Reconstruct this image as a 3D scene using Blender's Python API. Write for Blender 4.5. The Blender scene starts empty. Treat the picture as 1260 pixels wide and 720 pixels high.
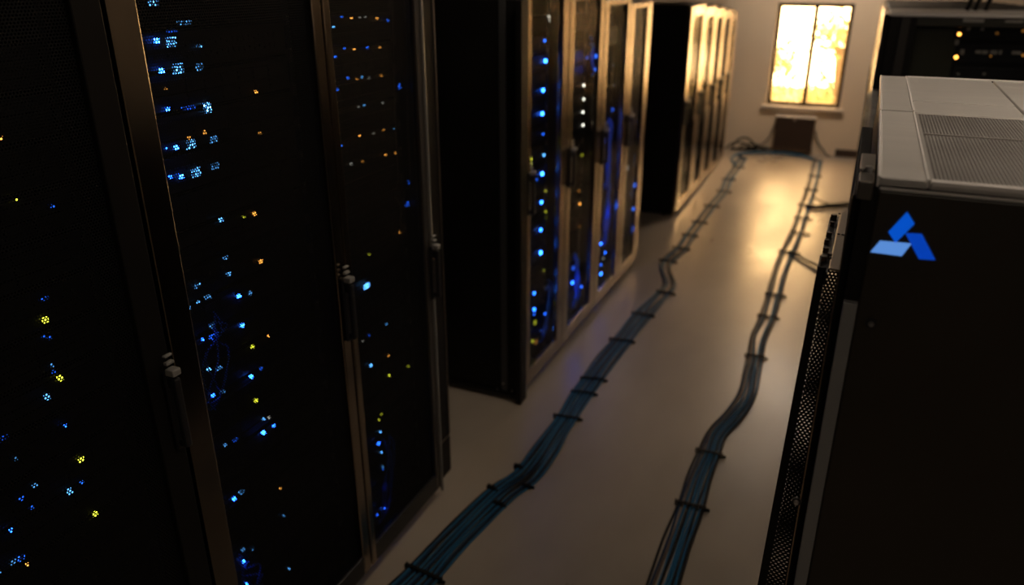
import bpy, bmesh, math, random
from mathutils import Vector, Matrix
random.seed(7)
R = random.random
C = bpy.context.scene.collection

# ------------------------------------------------------------------ camera
CAM_H = 2.17
FPX = 954.7                                   # focal length in pixels of a 1260-wide frame
yaw, pitch, roll = 0.41661, 0.39364, -0.00225
W_ = Vector((-math.sin(yaw)*math.cos(pitch), math.cos(yaw)*math.cos(pitch), -math.sin(pitch)))
R0 = Vector((math.cos(yaw), math.sin(yaw), 0)); U0 = R0.cross(W_)
R_ = R0*math.cos(roll) + U0*math.sin(roll); U_ = -R0*math.sin(roll) + U0*math.cos(roll)
cam_data = bpy.data.cameras.new('camera'); cam = bpy.data.objects.new('camera', cam_data); C.objects.link(cam)
M3 = Matrix((R_, U_, -W_)).transposed()
cam.matrix_world = Matrix.Translation((0, 0, CAM_H)) @ M3.to_4x4()
cam_data.sensor_width = 36.0; cam_data.lens = FPX/1260*36
cam_data.clip_start = .02; cam_data.clip_end = 200
cam_data.dof.use_dof = True; cam_data.dof.focus_distance = 1.62; cam_data.dof.aperture_fstop = 2.3
bpy.context.scene.camera = cam

def ray(px, py): return R_*(px-630) - U_*(py-360) + W_*FPX
def on_z(px, py, z=0.):
    d = ray(px, py); t = (z-CAM_H)/d.z; return Vector((0, 0, CAM_H)) + d*t
def on_x(px, py, x):
    d = ray(px, py); return Vector((0, 0, CAM_H)) + d*(x/d.x)
def on_y(px, py, y):
    d = ray(px, py); return Vector((0, 0, CAM_H)) + d*(y/d.y)

# ------------------------------------------------------------------ daylight, exposure
world = bpy.data.worlds.new('world'); bpy.context.scene.world = world; world.use_nodes = True
bg = world.node_tree.nodes['Background']
bg.inputs['Color'].default_value = (1.0, 0.60, 0.25, 1); bg.inputs['Strength'].default_value = 19.0
vs = bpy.context.scene.view_settings
vs.view_transform = 'Standard'; vs.look = 'None'; vs.gamma = 1.0; vs.use_curve_mapping = False; vs.exposure = 0.0

CEIL_FILL = 10.0          # radiance of the added ceiling fill panels
FILL_COL = (1.0, 0.82, 0.64)

# ------------------------------------------------------------------ materials
def mat(name, col, rough=.5, metal=0., emis=None, es=0., spec=.5, coat=0.):
    m = bpy.data.materials.new(name); m.use_nodes = True
    b = m.node_tree.nodes['Principled BSDF']
    b.inputs['Base Color'].default_value = (*col, 1); b.inputs['Roughness'].default_value = rough
    b.inputs['Metallic'].default_value = metal; b.inputs['Specular IOR Level'].default_value = spec
    b.inputs['Coat Weight'].default_value = coat
    if emis: b.inputs['Emission Color'].default_value = (*emis, 1); b.inputs['Emission Strength'].default_value = es
    return m
def noisy(name, c1, c2, scale, rough=(.4, .6), metal=0., bump=.1, stretch=(1, 1, 1), detail=4, spec=.5):
    m = mat(name, c1, rough[0], metal, spec=spec); nt = m.node_tree; N = nt.nodes; L = nt.links; b = N['Principled BSDF']
    tc = N.new('ShaderNodeTexCoord'); mp = N.new('ShaderNodeMapping'); mp.inputs['Scale'].default_value = stretch
    L.new(tc.outputs['Object'], mp.inputs['Vector'])
    nz = N.new('ShaderNodeTexNoise'); nz.inputs['Scale'].default_value = scale; nz.inputs['Detail'].default_value = detail
    L.new(mp.outputs['Vector'], nz.inputs['Vector'])
    mx = N.new('ShaderNodeMix'); mx.data_type = 'RGBA'; mx.inputs['A'].default_value = (*c1, 1); mx.inputs['B'].default_value = (*c2, 1)
    rp = N.new('ShaderNodeMapRange'); rp.inputs['From Min'].default_value = .32; rp.inputs['From Max'].default_value = .68
    L.new(nz.outputs['Fac'], rp.inputs['Value']); L.new(rp.outputs['Result'], mx.inputs['Factor']); L.new(mx.outputs['Result'], b.inputs['Base Color'])
    rr = N.new('ShaderNodeMapRange'); rr.inputs['To Min'].default_value = rough[0]; rr.inputs['To Max'].default_value = rough[1]
    rr.inputs['From Min'].default_value = .3; rr.inputs['From Max'].default_value = .7
    L.new(nz.outputs['Fac'], rr.inputs['Value']); L.new(rr.outputs['Result'], b.inputs['Roughness'])
    if bump:
        bp = N.new('ShaderNodeBump'); bp.inputs['Strength'].default_value = bump; bp.inputs['Distance'].default_value = .004
        n2 = N.new('ShaderNodeTexNoise'); n2.inputs['Scale'].default_value = scale*9; L.new(mp.outputs['Vector'], n2.inputs['Vector'])
        L.new(n2.outputs['Fac'], bp.inputs['Height']); L.new(bp.outputs['Normal'], b.inputs['Normal'])
    return m
def perforated(name, pitch, rad, col, axes=('Y', 'Z')):
    """Sheet steel with real through-holes: opaque metal mixed with transparency by a staggered hole pattern."""
    m = mat(name, col, .5, .0, spec=.12); nt = m.node_tree; N = nt.nodes; L = nt.links; b = N['Principled BSDF']; out = N['Material Output']
    tc = N.new('ShaderNodeTexCoord'); sp = N.new('ShaderNodeSeparateXYZ'); L.new(tc.outputs['Object'], sp.inputs[0])
    def mth(op, a, bb=None):
        n = N.new('ShaderNodeMath'); n.operation = op
        for i, v in enumerate((a, bb)):
            if v is None: continue
            if isinstance(v, (int, float)): n.inputs[i].default_value = v
            else: L.new(v, n.inputs[i])
        return n.outputs[0]
    u = mth('DIVIDE', sp.outputs[axes[0]], pitch); v = mth('DIVIDE', sp.outputs[axes[1]], pitch*.866)
    row = mth('FLOOR', v); sh = mth('MULTIPLY', mth('MODULO', mth('ABSOLUTE', row), 2.0), .5); u2 = mth('ADD', u, sh)
    fu = mth('SUBTRACT', mth('FRACT', u2), .5); fv = mth('MULTIPLY', mth('SUBTRACT', mth('FRACT', v), .5), .866)
    d2 = mth('ADD', mth('MULTIPLY', fu, fu), mth('MULTIPLY', fv, fv))
    hole = mth('LESS_THAN', d2, rad*rad)
    tr = N.new('ShaderNodeBsdfTransparent'); ms = N.new('ShaderNodeMixShader')
    L.new(hole, ms.inputs['Fac']); L.new(b.outputs[0], ms.inputs[1]); L.new(tr.outputs[0], ms.inputs[2]); L.new(ms.outputs[0], out.inputs['Surface'])
    return m
def glass(name, tint, alpha, rough=.08, spec=.5):
    m = mat(name, tint, rough, 0, spec=spec); m.node_tree.nodes['Principled BSDF'].inputs['Alpha'].default_value = alpha
    return m

M = dict(
    black=noisy('black_powder_coat', (.006, .0055, .005), (.009, .008, .007), 3, (.42, .55), 0, .05, spec=.16),
    dark=mat('dark_plastic', (.010, .010, .011), .4),
    side=noisy('cabinet_side_paint', (.020, .016, .010), (.026, .021, .013), 4, (.4, .5), 0, .05, spec=.4),
    pblue=mat('bright_blue_jacket', (.03, .16, .55), .5, spec=.2),
    inner=mat('dark_chassis_steel', (.005, .005, .006), .55, .0, spec=.12),
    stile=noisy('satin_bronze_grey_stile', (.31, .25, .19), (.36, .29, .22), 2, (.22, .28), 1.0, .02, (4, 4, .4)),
    nstile=noisy('dark_bronze_stile', (.36, .30, .235), (.41, .34, .265), 2, (.17, .21), 1.0, .02, (4, 4, .4)),  # brighter bronze copy, with stronger light put into its colour
    wstile=noisy('dim_bronze_stile', (.17, .145, .12), (.19, .165, .135), 2, (.18, .22), 1.0, .02, (4, 4, .4)),  # darker bronze copy; the wide stile's weaker light is put into its colour
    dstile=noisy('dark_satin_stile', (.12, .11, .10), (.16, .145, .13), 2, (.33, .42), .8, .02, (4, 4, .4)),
    edge=mat('bright_edge_metal', (.55, .5, .45), .3, 1.0),
    bezel=mat('server_bezel', (.007, .007, .009), .5, .0, spec=.15),
    bay=mat('drive_carrier', (.012, .012, .015), .45, .2, spec=.25),
    rail=mat('zinc_rail', (.10, .095, .085), .4, .8),
    stud=mat('cage_nut', (.4, .38, .33), .3, 1.0),
    mesh=perforated('perforated_door_steel', .0075, .29, (.006, .006, .006)),
    smoke=glass('smoked_door_glass', (.004, .004, .004), .22, .12, .22),
    roof=noisy('brushed_roof_sheet', (.46, .45, .43), (.54, .525, .50), 5, (.38, .5), .4, .05, (1, 8, 1)),
    perf=noisy('perforated_roof_sheet', (.30, .29, .275), (.36, .35, .335), 5, (.4, .5), .4, .03),
    lip=mat('roof_lip_metal', (.8, .78, .76), .35, .25),
    swall=noisy('charcoal_side_wall', (.05, .047, .043), (.06, .056, .05), 1.2, (.7, .8), 0, .1),
    cwall=noisy('cream_wall_paint', (.74, .60, .45), (.80, .66, .50), 1.2, (.6, .75), 0, .15),
    ceil=noisy('ceiling_paint', (.5, .47, .43), (.55, .52, .48), 1.2, (.8, .9), 0, .1),
    floor=noisy('polished_concrete', (.26, .218, .175), (.375, .32, .26), 1.6, (.25, .42), 0, .14, (1, .45, 1), 7, .6),
    wframe=mat('bronze_window_frame', (.05, .035, .02), .4, .5),
    pane=glass('window_glass', (.9, .9, .9), .06, .0),
    sill=mat('painted_sill', (.6, .55, .5), .45),
    heater=mat('brown_heater_enamel', (.05, .026, .016), .5),
    blue=mat('blue_cable_jacket', (.016, .12, .24), .5, spec=.2),
    navy=mat('navy_cable_jacket', (.005, .03, .075), .55, spec=.2),
    brown=mat('black_cable_jacket', (.006, .005, .004), .55, spec=.2),
    copper=mat('brown_cable_jacket', (.09, .055, .03), .4),
    tie=mat('black_cable_tie', (.004, .0035, .003), .6, spec=.15),
    screw=mat('steel_screw', (.55, .55, .55), .3, .9),
    tray=mat('galvanised_tray', (.45, .43, .40), .4, .8),
    tag=mat('paper_label', (.6, .5, .38), .7),
    silver=mat('grey_plastic_clip', (.30, .29, .27), .4, .3),
    leaf=None, bark=mat('bark', (.12, .09, .05), .9),
)
lf = mat('sunlit_leaf', (.26, .22, .09), .6); M['leaf'] = lf
EM = {}
def em(col, s):
    k = (col, s)
    if k not in EM:
        cols = dict(blue=(.015, .13, 1.0), cyan=(.10, .42, 1.0), yellow=(.75, .8, .04), orange=(1.0, .40, .06), white=(.85, .85, .75))
        EM[k] = mat('%s_lamp_lens_%g' % (col, s), (.01, .01, .01), .4, emis=cols[col], es=s)
    return EM[k]

def em_wide(col, s):
    """patchy diffuser over a group of small indicator lamps"""
    k = (col, s, 'wide')
    if k not in EM:
        base = em(col, s*2.4); m = base.copy(); m.name = base.name + '_group'; nt = m.node_tree; N = nt.nodes; L = nt.links
        tc = N.new('ShaderNodeTexCoord'); nz = N.new('ShaderNodeTexNoise'); nz.inputs['Scale'].default_value = 170; nz.inputs['Detail'].default_value = 1
        L.new(tc.outputs['Object'], nz.inputs['Vector']); mr = N.new('ShaderNodeMapRange'); mr.inputs['From Min'].default_value = .48; mr.inputs['From Max'].default_value = .66
        mr.inputs['To Min'].default_value = 0.02*s; mr.inputs['To Max'].default_value = s*2.6
        L.new(nz.outputs['Fac'], mr.inputs['Value']); L.new(mr.outputs['Result'], N['Principled BSDF'].inputs['Emission Strength']); EM[k] = m
    return EM[k]
# ------------------------------------------------------------------ mesh helpers
def bx(bm, x0, x1, y0, y1, z0, z1, bev=0.):
    if x1 < x0: x0, x1 = x1, x0
    if y1 < y0: y0, y1 = y1, y0
    if z1 < z0: z0, z1 = z1, z0
    r = bmesh.ops.create_cube(bm, size=1.0, matrix=Matrix.Translation(((x0+x1)/2, (y0+y1)/2, (z0+z1)/2)) @ Matrix.Diagonal((x1-x0, y1-y0, z1-z0, 1)))
    if bev:
        es = {e for v in r['verts'] for e in v.link_edges}
        bmesh.ops.bevel(bm, geom=list(es), offset=bev, segments=2, affect='EDGES', profile=.5)
    return r['verts']
def box(*a, bev=0.):
    bm = bmesh.new(); bx(bm, *a, bev=bev); return bm
def cyl(bm, c, r, h, axis='Z', seg=16, r2=None):
    rot = {'Z': Matrix(), 'X': Matrix.Rotation(math.pi/2, 4, 'Y'), 'Y': Matrix.Rotation(math.pi/2, 4, 'X')}[axis]
    bmesh.ops.create_cone(bm, cap_ends=True, segments=seg, radius1=r, radius2=r if r2 is None else r2, depth=h, matrix=Matrix.Translation(c) @ rot)
def tube(bm, pts, r, seg=8):
    rings = []
    n = len(pts)
    for i, p in enumerate(pts):
        t = (pts[min(i+1, n-1)] - pts[max(i-1, 0)]).normalized()
        up = Vector((0, 0, 1)) if abs(t.z) < .9 else Vector((1, 0, 0))
        a = t.cross(up).normalized(); b = t.cross(a)
        rings.append([bm.verts.new(p + a*math.cos(k*2*math.pi/seg)*r + b*math.sin(k*2*math.pi/seg)*r) for k in range(seg)])
    for i in range(n-1):
        for k in range(seg):
            f = bm.faces.new((rings[i][k], rings[i][(k+1) % seg], rings[i+1][(k+1) % seg], rings[i+1][k])); f.smooth = True
    bm.faces.new(rings[0]); bm.faces.new(rings[-1][::-1])
def catmull(P, step):
    out = []
    n = len(P)
    for i in range(n-1):
        p0, p1, p2, p3 = P[max(i-1, 0)], P[i], P[i+1], P[min(i+2, n-1)]
        k = max(2, int((p2-p1).length/step))
        for j in range(k):
            t = j/k
            out.append(.5*((2*p1) + (p2-p0)*t + (2*p0-5*p1+4*p2-p3)*t*t + (3*p1-p0-3*p2+p3)*t**3))
    out.append(P[-1]); return out
def prism(bm, pts, d):
    """closed polygon pts extruded by vector d"""
    a = [bm.verts.new(p) for p in pts]; b = [bm.verts.new(p + d) for p in pts]; n = len(pts)
    bm.faces.new(a[::-1]); bm.faces.new(b)
    for i in range(n): bm.faces.new((a[i], a[(i+1) % n], b[(i+1) % n], b[i]))
    bmesh.ops.recalc_face_normals(bm, faces=bm.faces[:])
def mesh_of(bm, name, m, org=None):
    if org is not None: bmesh.ops.translate(bm, verts=bm.verts[:], vec=-org)
    me = bpy.data.meshes.new(name); bm.to_mesh(me); bm.free(); me.materials.append(m); return me
def thing(name, loc, label, cat, group=None):
    o = bpy.data.objects.new(name, None); C.objects.link(o); o.location = loc; o.empty_display_size = .1
    o['label'] = label; o['category'] = cat
    if group: o['group'] = group
    o['_org'] = tuple(loc); return o
def org(o): return Vector(o['_org'])
def part(name, bm, m, parent, label=None):
    """bm in world coordinates (or a ready mesh); child of a thing or of a part"""
    me = bm if isinstance(bm, bpy.types.Mesh) else mesh_of(bm, name, m, org(parent))
    o = bpy.data.objects.new(name, me); C.objects.link(o); o.parent = parent; o['_org'] = parent['_org']
    if label: o['label'] = label
    return o
def single(name, bm, m, label, cat, loc=(0, 0, 0), group=None):
    loc = Vector(loc); o = bpy.data.objects.new(name, mesh_of(bm, name, m, loc)); C.objects.link(o); o.location = loc
    o['label'] = label; o['category'] = cat; o['_org'] = tuple(loc)
    if group: o['group'] = group
    return o
def struct(name, bm, m):
    o = bpy.data.objects.new(name, mesh_of(bm, name, m)); C.objects.link(o); o['kind'] = 'structure'; o['_org'] = (0., 0., 0.); return o

# ------------------------------------------------------------------ the room
XL, XR, YB, YF, ZC = -3.4, 3.4, -1.6, 10.5, 3.0
struct('floor', box(XL-.2, XR+.2, YB-.2, YF+.4, -.12, 0), M['floor'])
struct('ceiling', box(XL-.2, XR+.2, YB-.2, YF+.4, ZC, ZC+.15), M['ceil'])
struct('wall_left', box(XL-.2, XL, YB-.2, YF+.4, 0, ZC), M['swall'])
struct('wall_right', box(XR, XR+.2, YB-.2, YF+.4, 0, ZC), M['cwall'])
struct('wall_back', box(XL, XR, YB-.2, YB, 0, ZC), M['swall'])
wx0, wx1, wz0, wz1 = -1.10, -.235, .585, 1.80           # window opening
bm = bmesh.new()
bx(bm, XL, wx0, YF, YF+.22, 0, ZC); bx(bm, wx1, XR, YF, YF+.22, 0, ZC)
bx(bm, wx0, wx1, YF, YF+.22, 0, wz0); bx(bm, wx0, wx1, YF, YF+.22, wz1, ZC)
struct('wall_front', bm, M['cwall'])
struct('baseboard_front', box(-.2, XR, YF-.02, YF, 0, .09), M['heater'])
struct('baseboard_left', box(XL, XL+.015, YB, YF, 0, .09), M['heater'])
# window: frame, mullion, two sashes with panes, sill
win = bpy.data.objects.new('window_1', None); C.objects.link(win); win['kind'] = 'structure'; win['_org'] = (0., 0., 0.)
fy0, fy1 = YF+.05, YF+.11; ft = .045
bm = bmesh.new()
bx(bm, wx0, wx0+ft, fy0, fy1, wz0, wz1, bev=.004); bx(bm, wx1-ft, wx1, fy0, fy1, wz0, wz1, bev=.004)
bx(bm, wx0+ft, wx1-ft, fy0, fy1, wz0, wz0+ft, bev=.004); bx(bm, wx0+ft, wx1-ft, fy0, fy1, wz1-ft, wz1, bev=.004)
part('window_frame', bm, M['wframe'], win)
xm = (wx0+wx1)/2 + .015
part('mullion', box(xm-.027, xm+.027, fy0-.03, fy1, wz0+ft, wz1-ft, bev=.003), M['wframe'], win)
for a, b in ((wx0+ft, xm-.016), (xm+.016, wx1-ft)):
    part('pane', box(a, b, fy0+.025, fy0+.031, wz0+ft, wz1-ft), M['pane'], win)
part('window_sill', box(wx0-.05, wx1+.05, YF-.05, YF+.05, wz0-.035, wz0, bev=.004), M['sill'], win)

# unseen ceiling panels, added as fill light for floor, roofs and walls
for i, (x, y, s) in enumerate(((-.5, 9.3, 3.2), (.95, 1.75, 1.45), (.3, -1.0, .8), (-.85, 3.1, 1.0), (2.2, 5.0, 1.0))):
    t = thing('ceiling_light', (x, y, ZC-.045), ['square ceiling panel light above the far end of the aisle by the window wall',
        'square ceiling panel light above the near cabinets with metal tops', 'square ceiling panel light behind the viewer at the near end', 'square ceiling panel light above the near part of the aisle', 'square ceiling panel light by the right wall behind the right-hand cabinets'][i], 'ceiling light', 'dim ceiling panel lights')
    bm = bmesh.new()
    for a in ((x-.31, x-.29, y-.31, y+.31), (x+.29, x+.31, y-.31, y+.31), (x-.29, x+.29, y-.31, y-.29), (x-.29, x+.29, y+.29, y+.31)): bx(bm, *a, ZC-.045, ZC)
    part('frame', bm, M['tray'], t)
    lm = mat('lamp_diffuser_%d' % i, (.8, .8, .8), .5, emis=FILL_COL, es=CEIL_FILL*s)
    part('diffuser', box(x-.29, x+.29, y-.29, y+.29, ZC-.035, ZC-.025), lm, t)

# outside the window: ground, a bright hedge-like tree
g = bpy.data.objects.new('ground_outside', mesh_of(box(-14, 14, YF+.4, 40, -3.2, -3.0), 'ground', mat('dry_grass', (.2, .17, .08), .9))); C.objects.link(g); g['kind'] = 'structure'
def tree(cx, cy, w, z0, z1, n, label):
    t = thing('tree', (cx, cy, -3.0), label, 'tree', 'trees outside the window')
    bm = bmesh.new(); tube(bm, [Vector((cx, cy, -3.0)), Vector((cx+.1, cy, -.5)), Vector((cx-.05, cy, z1-.3))], .07, 7)
    for k in range(14):
        a = R()*6.28; z = z0 + (z1-z0)*R()*.8; e = Vector((math.cos(a)*w*.8, math.sin(a)*.6, .5))
        tube(bm, [Vector((cx, cy, z)), Vector((cx, cy, z))+e*.5, Vector((cx, cy, z))+e], .018, 5)
    part('trunk', bm, M['bark'], t)
    bm = bmesh.new()
    centres = [(cx+random.gauss(0, w*.5), cy+random.gauss(0, .5), z0+(z1-z0)*(R()**1.4)) for _ in range(34)]
    for k in range(n):
        c = random.choice(centres)
        p = Vector((c[0]+random.gauss(0, .16), c[1]+random.gauss(0, .16), c[2]+random.gauss(0, .14)))
        a = Vector((random.gauss(0, 1), random.gauss(0, 1), random.gauss(0, 1))).normalized(); b = a.orthogonal().normalized()
        s = .035+.03*R()
        bm.faces.new([bm.verts.new(q) for q in (p-a*s, p-b*s*.5, p+a*s, p+b*s*.5)])
    f = part('foliage', bm, M['leaf'], t); f['kind'] = 'stuff'
tree(-1.95, 15.0, .62, -1.9, 1.3, 5200, 'sunlit tree seen through the left pane of the window')
tree(-.35, 13.0, .55, -1.7, 1.4, 4400, 'sunlit tree seen through the right pane of the window')

# wall heater under the window
t = thing('wall_heater', (-.705, YF-.06, .03), 'brown slatted heater box under the bright window', 'heater')
hx0, hx1, hy, hz0, hz1 = -.945, -.485, YF-.12, .05, .455
part('body', box(hx0, hx1, hy+.02, YF-.001, hz0, hz1, bev=.008), M['heater'], t)
part('top_cap', box(hx0-.012, hx1+.012, hy, YF-.001, hz1, hz1+.018, bev=.004), M['sill'], t)
part('bottom_rail', box(hx0-.006, hx1+.006, hy+.005, YF-.001, hz0-.012, hz0+.02, bev=.003), M['copper'], t)
sl = None
for k in range(12):
    z = hz0+.035+k*.0335
    if sl is None: sl = mesh_of(box(hx0+.02, hx1-.02, hy+.005, hy+.026, z, z+.018, bev=.003), 'slat', M['heater'], org(t)); z00 = z
    o = part('slat', sl, None, t); o.location = (0, 0, z-z00)
for xx in (hx0+.03, hx1-.05): part('foot', box(xx, xx+.02, hy+.03, YF-.02, 0, hz0-.01), M['heater'], t)
part('thermostat_knob', (lambda b: (cyl(b, Vector((-.72, hy-.01, hz1-.02)), .016, .02, 'Y'), b)[1])(bmesh.new()), M['edge'], t, 'bright metal knob')

# ------------------------------------------------------------------ servers and lamps
ORD = ['topmost', 'second from top', 'third from top', 'fourth from top', 'fifth from top', 'sixth from top', 'seventh from top', 'eighth from top',
       'ninth from top', 'tenth from top', 'tenth from the bottom', 'ninth from the bottom', 'eighth from the bottom', 'seventh from the bottom', 'sixth from the bottom',
       'fifth from the bottom', 'fourth from the bottom', 'third from the bottom', 'second from the bottom', 'lowest']
SCACHE = {}
def server_meshes(w, kind):
    """local meshes: front at x=0, facing +x, y from 0 to w, z from 0 to .086"""
    k = (round(w, 3), kind)
    if k in SCACHE: return SCACHE[k]
    H = .0865
    ch = mesh_of(box(-.62, -.012, .012, w-.012, .002, H-.002), 'chassis', M['inner'])
    bm = bmesh.new(); bx(bm, -.012, 0, .004, w-.004, .001, H-.001, bev=.002)
    bezel = mesh_of(bm, 'bezel', M['bezel'])
    ears = []
    for y in (.006, w-.022):
        b = bmesh.new(); bx(b, 0, .012, y, y+.016, .012, H-.012, bev=.003); ears.append(mesh_of(b, 'ear_handle', M['bay']))
    bm = bmesh.new()
    if kind == 0:
        n = 8
        for i in range(n):
            for j in range(2):
                y = .05+(w-.10)*i/n; bx(bm, 0, .006, y+.002, y+(w-.10)/n-.003, .010+j*.034, .010+j*.034+.029)
                bx(bm, .006, .008, y+.006, y+(w-.10)/n-.008, .020+j*.034, .023+j*.034)
    elif kind == 1:
        for i in range(4):
            y = .05+(w-.10)*i/4
            for j in range(3): bx(bm, 0, .007, y+.002, y+(w-.10)/4-.003, .009+j*.0235, .009+j*.0235+.020)
    else:
        for i in range(24):
            y = .05+(w-.10)*i/24
            for j in range(2): bx(bm, 0, .004, y+.002, y+(w-.10)/24-.003, .022+j*.024, .022+j*.024+.014)
    SCACHE[k] = (ch, bezel, ears, mesh_of(bm, ['drive_bays', 'drive_bays', 'port_rows'][kind], M['bay'])); return SCACHE[k]

def px_sharp(s): return s in (7, 2.2)
def fill(desc, xf, y0, y1, ztop, leds, skip=(), n=20, zbase=.09, group=''):
    """n servers from ztop down; leds: list (y, z, colour, strength, w, h) are children of the server they sit on"""
    pitch = (ztop-zbase)/n; w = y1-y0; kinds = 0
    slots = {i: [] for i in range(n)}
    for l in leds:
        i = min(n-1, max(0, int((ztop-l[1])/pitch))); slots[i].append(l)
    for i in range(n):
        if i in skip and not slots[i]: continue
        z = ztop-(i+1)*pitch
        kind = (i*7+len(desc)) % 3
        ch, bz, ears, bays = server_meshes(w, kind)
        what = ['drive-bay server', 'wide-tray storage unit', 'port-row switch'][kind]
        cnt = {}
        for l in slots[i]: cnt[l[2]] = cnt.get(l[2], 0)+1
        lit = ' with ' + ' and '.join('%s %s' % (['', 'one', 'two', 'three', 'four', 'five', 'six', 'seven', 'eight'][min(v, 8)], c) for c, v in cnt.items()) + (' lamp' if sum(cnt.values()) == 1 else ' lamps') if cnt else ''
        if len(cnt) > 1: lit = ' with mixed coloured lamps'
        o = thing('server_unit', (xf, y0, z), '%s%s, %s in %s' % (what, lit, ORD[i], desc), 'server', group)
        org0 = Vector((0, 0, 0))
        for nm, me in (('chassis', ch), ('bezel', bz), ('ear_handle', ears[0]), ('ear_handle', ears[1]), (bays.name.split('.')[0], bays)):
            part(nm, me, None, o)
        for (y, zz, col, s, lw, lh) in slots[i]:
            b = bmesh.new(); bx(b, xf+.006, xf+.012, y-lw/2, y+lw/2, zz-lh/2, zz+lh/2)
            part('status_lamp', b, em_wide(col, s*1.3) if lw > .0135 and xf == XF and y0 < 2.3 and col in ('blue', 'cyan') and not (px_sharp(s)) else em(col, s*1.3), o, None)
    return

def led_pts(xf, lst):
    out = []
    for (px, py, col, s, *wh) in lst:
        p = on_x(px, py, xf+.012); w, h = (wh+[.006, .006])[:2] if wh else (.006, .006)
        out.append((p.y, p.z, col, s, w, h))
    return out
GL = 0
def glow(px, py, xf, e, col=(.02, .12, 1), off=.03, rad=.012):
    """the light a bright indicator throws inside the cabinet"""
    p = on_x(px, py, xf+off); ld = bpy.data.lights.new('indicator_light', 'POINT'); ld.energy = e; ld.color = col; ld.shadow_soft_size = rad
    o = bpy.data.objects.new('indicator_light', ld); C.objects.link(o); o.location = p

# ------------------------------------------------------------------ left-hand cabinets
XP = -1.447
def handle_parts(par, y, z, m=None, s=1.0, xp=XP):
    """swing handle on the door stile at y, centred at z"""
    h = part('handle', (lambda b: (bx(b, xp+.001, xp+.012, y-.014, y+.014, z-.16*s, z+.06*s, bev=.004), b)[1])(bmesh.new()), M['dark'], par)
    b = bmesh.new(); bx(b, xp+.022, xp+.038, y-.010, y+.010, z-.15*s, z+.045*s, bev=.005); bx(b, xp+.010, xp+.030, y-.009, y+.009, z+.015*s, z+.045*s, bev=.003)
    bx(b, xp+.010, xp+.030, y-.009, y+.009, z-.15*s, z-.13*s, bev=.003)
    part('grip', b, M['dark'], h)
    b = bmesh.new(); bx(b, xp+.013, xp+.040, y-.013, y+.013, z+.052*s, z+.070*s, bev=.003); bx(b, xp+.012, xp+.024, y-.012, y+.012, z+.080*s, z+.088*s, bev=.002)
    bx(b, xp+.012, xp+.022, y-.012, y+.012, z+.10*s, z+.106*s, bev=.002)
    part('latch_cap', b, M['silver'], h, 'grey latch cap')

def cabinet(label, group, y0, y1, h, depth=1.0, st=(.05, .05), kind='mesh', hy=None, hz=1.14, cables=False, stm=('stile', 'stile'), glassm=None, xp=XP, rail_top=.06, stop=0., sidestrip=False):
    xb = xp-depth
    o = thing('server_cabinet', (xp, (y0+y1)/2, 0), label, 'cabinet', group)
    part('side_panel', box(xb, xp-.035, y0+.002, y0+.020, .05, h-.02, bev=.003), M['black'], o)
    part('side_panel', box(xb, xp-.035, y1-.020, y1-.002, .05, h-.02, bev=.003), M['black'], o)
    part('roof', box(xb, xp-.03, y0+.001, y1-.001, h-.02, h, bev=.003), M['black'], o)
    part('back_panel', box(xb, xb+.02, y0+.02, y1-.02, .05, h-.02), M['black'], o)
    part('plinth', box(xb+.03, xp-.045, y0+.01, y1-.01, .018, .06), M['black'], o)
    for (a, b) in ((xb+.08, y0+.05), (xb+.08, y1-.05), (xp-.12, y0+.05), (xp-.12, y1-.05)):
        bm = bmesh.new(); cyl(bm, Vector((a, b, .010)), .022, .020, 'Z', 10); part('foot', bm, M['dark'], o)
    for yy in (y0+st[0]+.004, y1-st[1]-.018):
        r = part('mounting_rail', box(xp-.092, xp-.080, yy, yy+.014, .08, h-.05), M['rail'], o)
        bm = bmesh.new()
        for k in range(int((h-.2)/.0443)):
            if R() < .5: bx(bm, xp-.0805, xp-.078, yy+.004, yy+.010, .1+k*.0443, .106+k*.0443)
        part('cage_nuts', bm, M['stud'], r)['kind'] = 'stuff'
    d = part('door', box(xp-.03, xp, y0+.003, y0+st[0], .05, h-.012, bev=.004), M[stm[0]], o)
    b2 = bmesh.new(); bx(b2, xp-.03, xp, y1-st[1], y1-.003, .05, h-.012, bev=.004); part('door_stile', b2, M[stm[1]], d)
    part('door_rail', box(xp-.028, xp-.002, y0+st[0], y1-st[1], .05, .05+.08, bev=.003), M['dark' if kind == 'mesh' else stm[0]], d)
    part('door_rail', box(xp-.028, xp-.002, y0+st[0], y1-st[1], h-.012-rail_top, h-.012, bev=.003), M[stm[0]], d)
    if kind == 'mesh':
        part('mesh_panel', box(xp-.014, xp-.0135, y0+st[0], y1-st[1], .13, h-.012-rail_top), M['mesh'], d)
    else:
        part('glass_panel', box(xp-.016, xp-.011, y0+st[0], y1-st[1], .13, h-.012-rail_top), glassm or M['smoke'], d)
    if hy is not None: handle_parts(d, hy, hz, xp=xp)
    return o

XF = XP-.085      # plane of the server fronts
G1, G2, G3 = 'cabinets of the near left row', 'cabinets of the middle left row', 'cabinets of the far left row'
cabinet('dark mesh-door server cabinet at the left edge of the picture', G1, .42, 1.207, 2.30, st=(.06, .075), hy=1.185, hz=1.215, stm=('black', 'black'))
cabinet('mesh-door server cabinet with wide lit left stile and tall column of blue lamps', G1, 1.211, 1.934, 2.30, st=(.082, .046), hy=1.914, hz=1.19, stm=('wstile', 'nstile'))
c_end = cabinet('mesh-door server cabinet at the far end of the near left row', G1, 1.938, 2.50, 2.30, st=(.034, .05), hy=2.485, hz=1.12, stm=('nstile', 'dstile'))
bm = bmesh.new(); cyl(bm, Vector((XP+.003, 2.489, 1.16)), .0065, 2.26, 'Z', 12); part('edge_rod', bm, mat('grey_rod', (.32, .31, .29), .35, .5), c_end, 'grey vertical rod')
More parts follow.
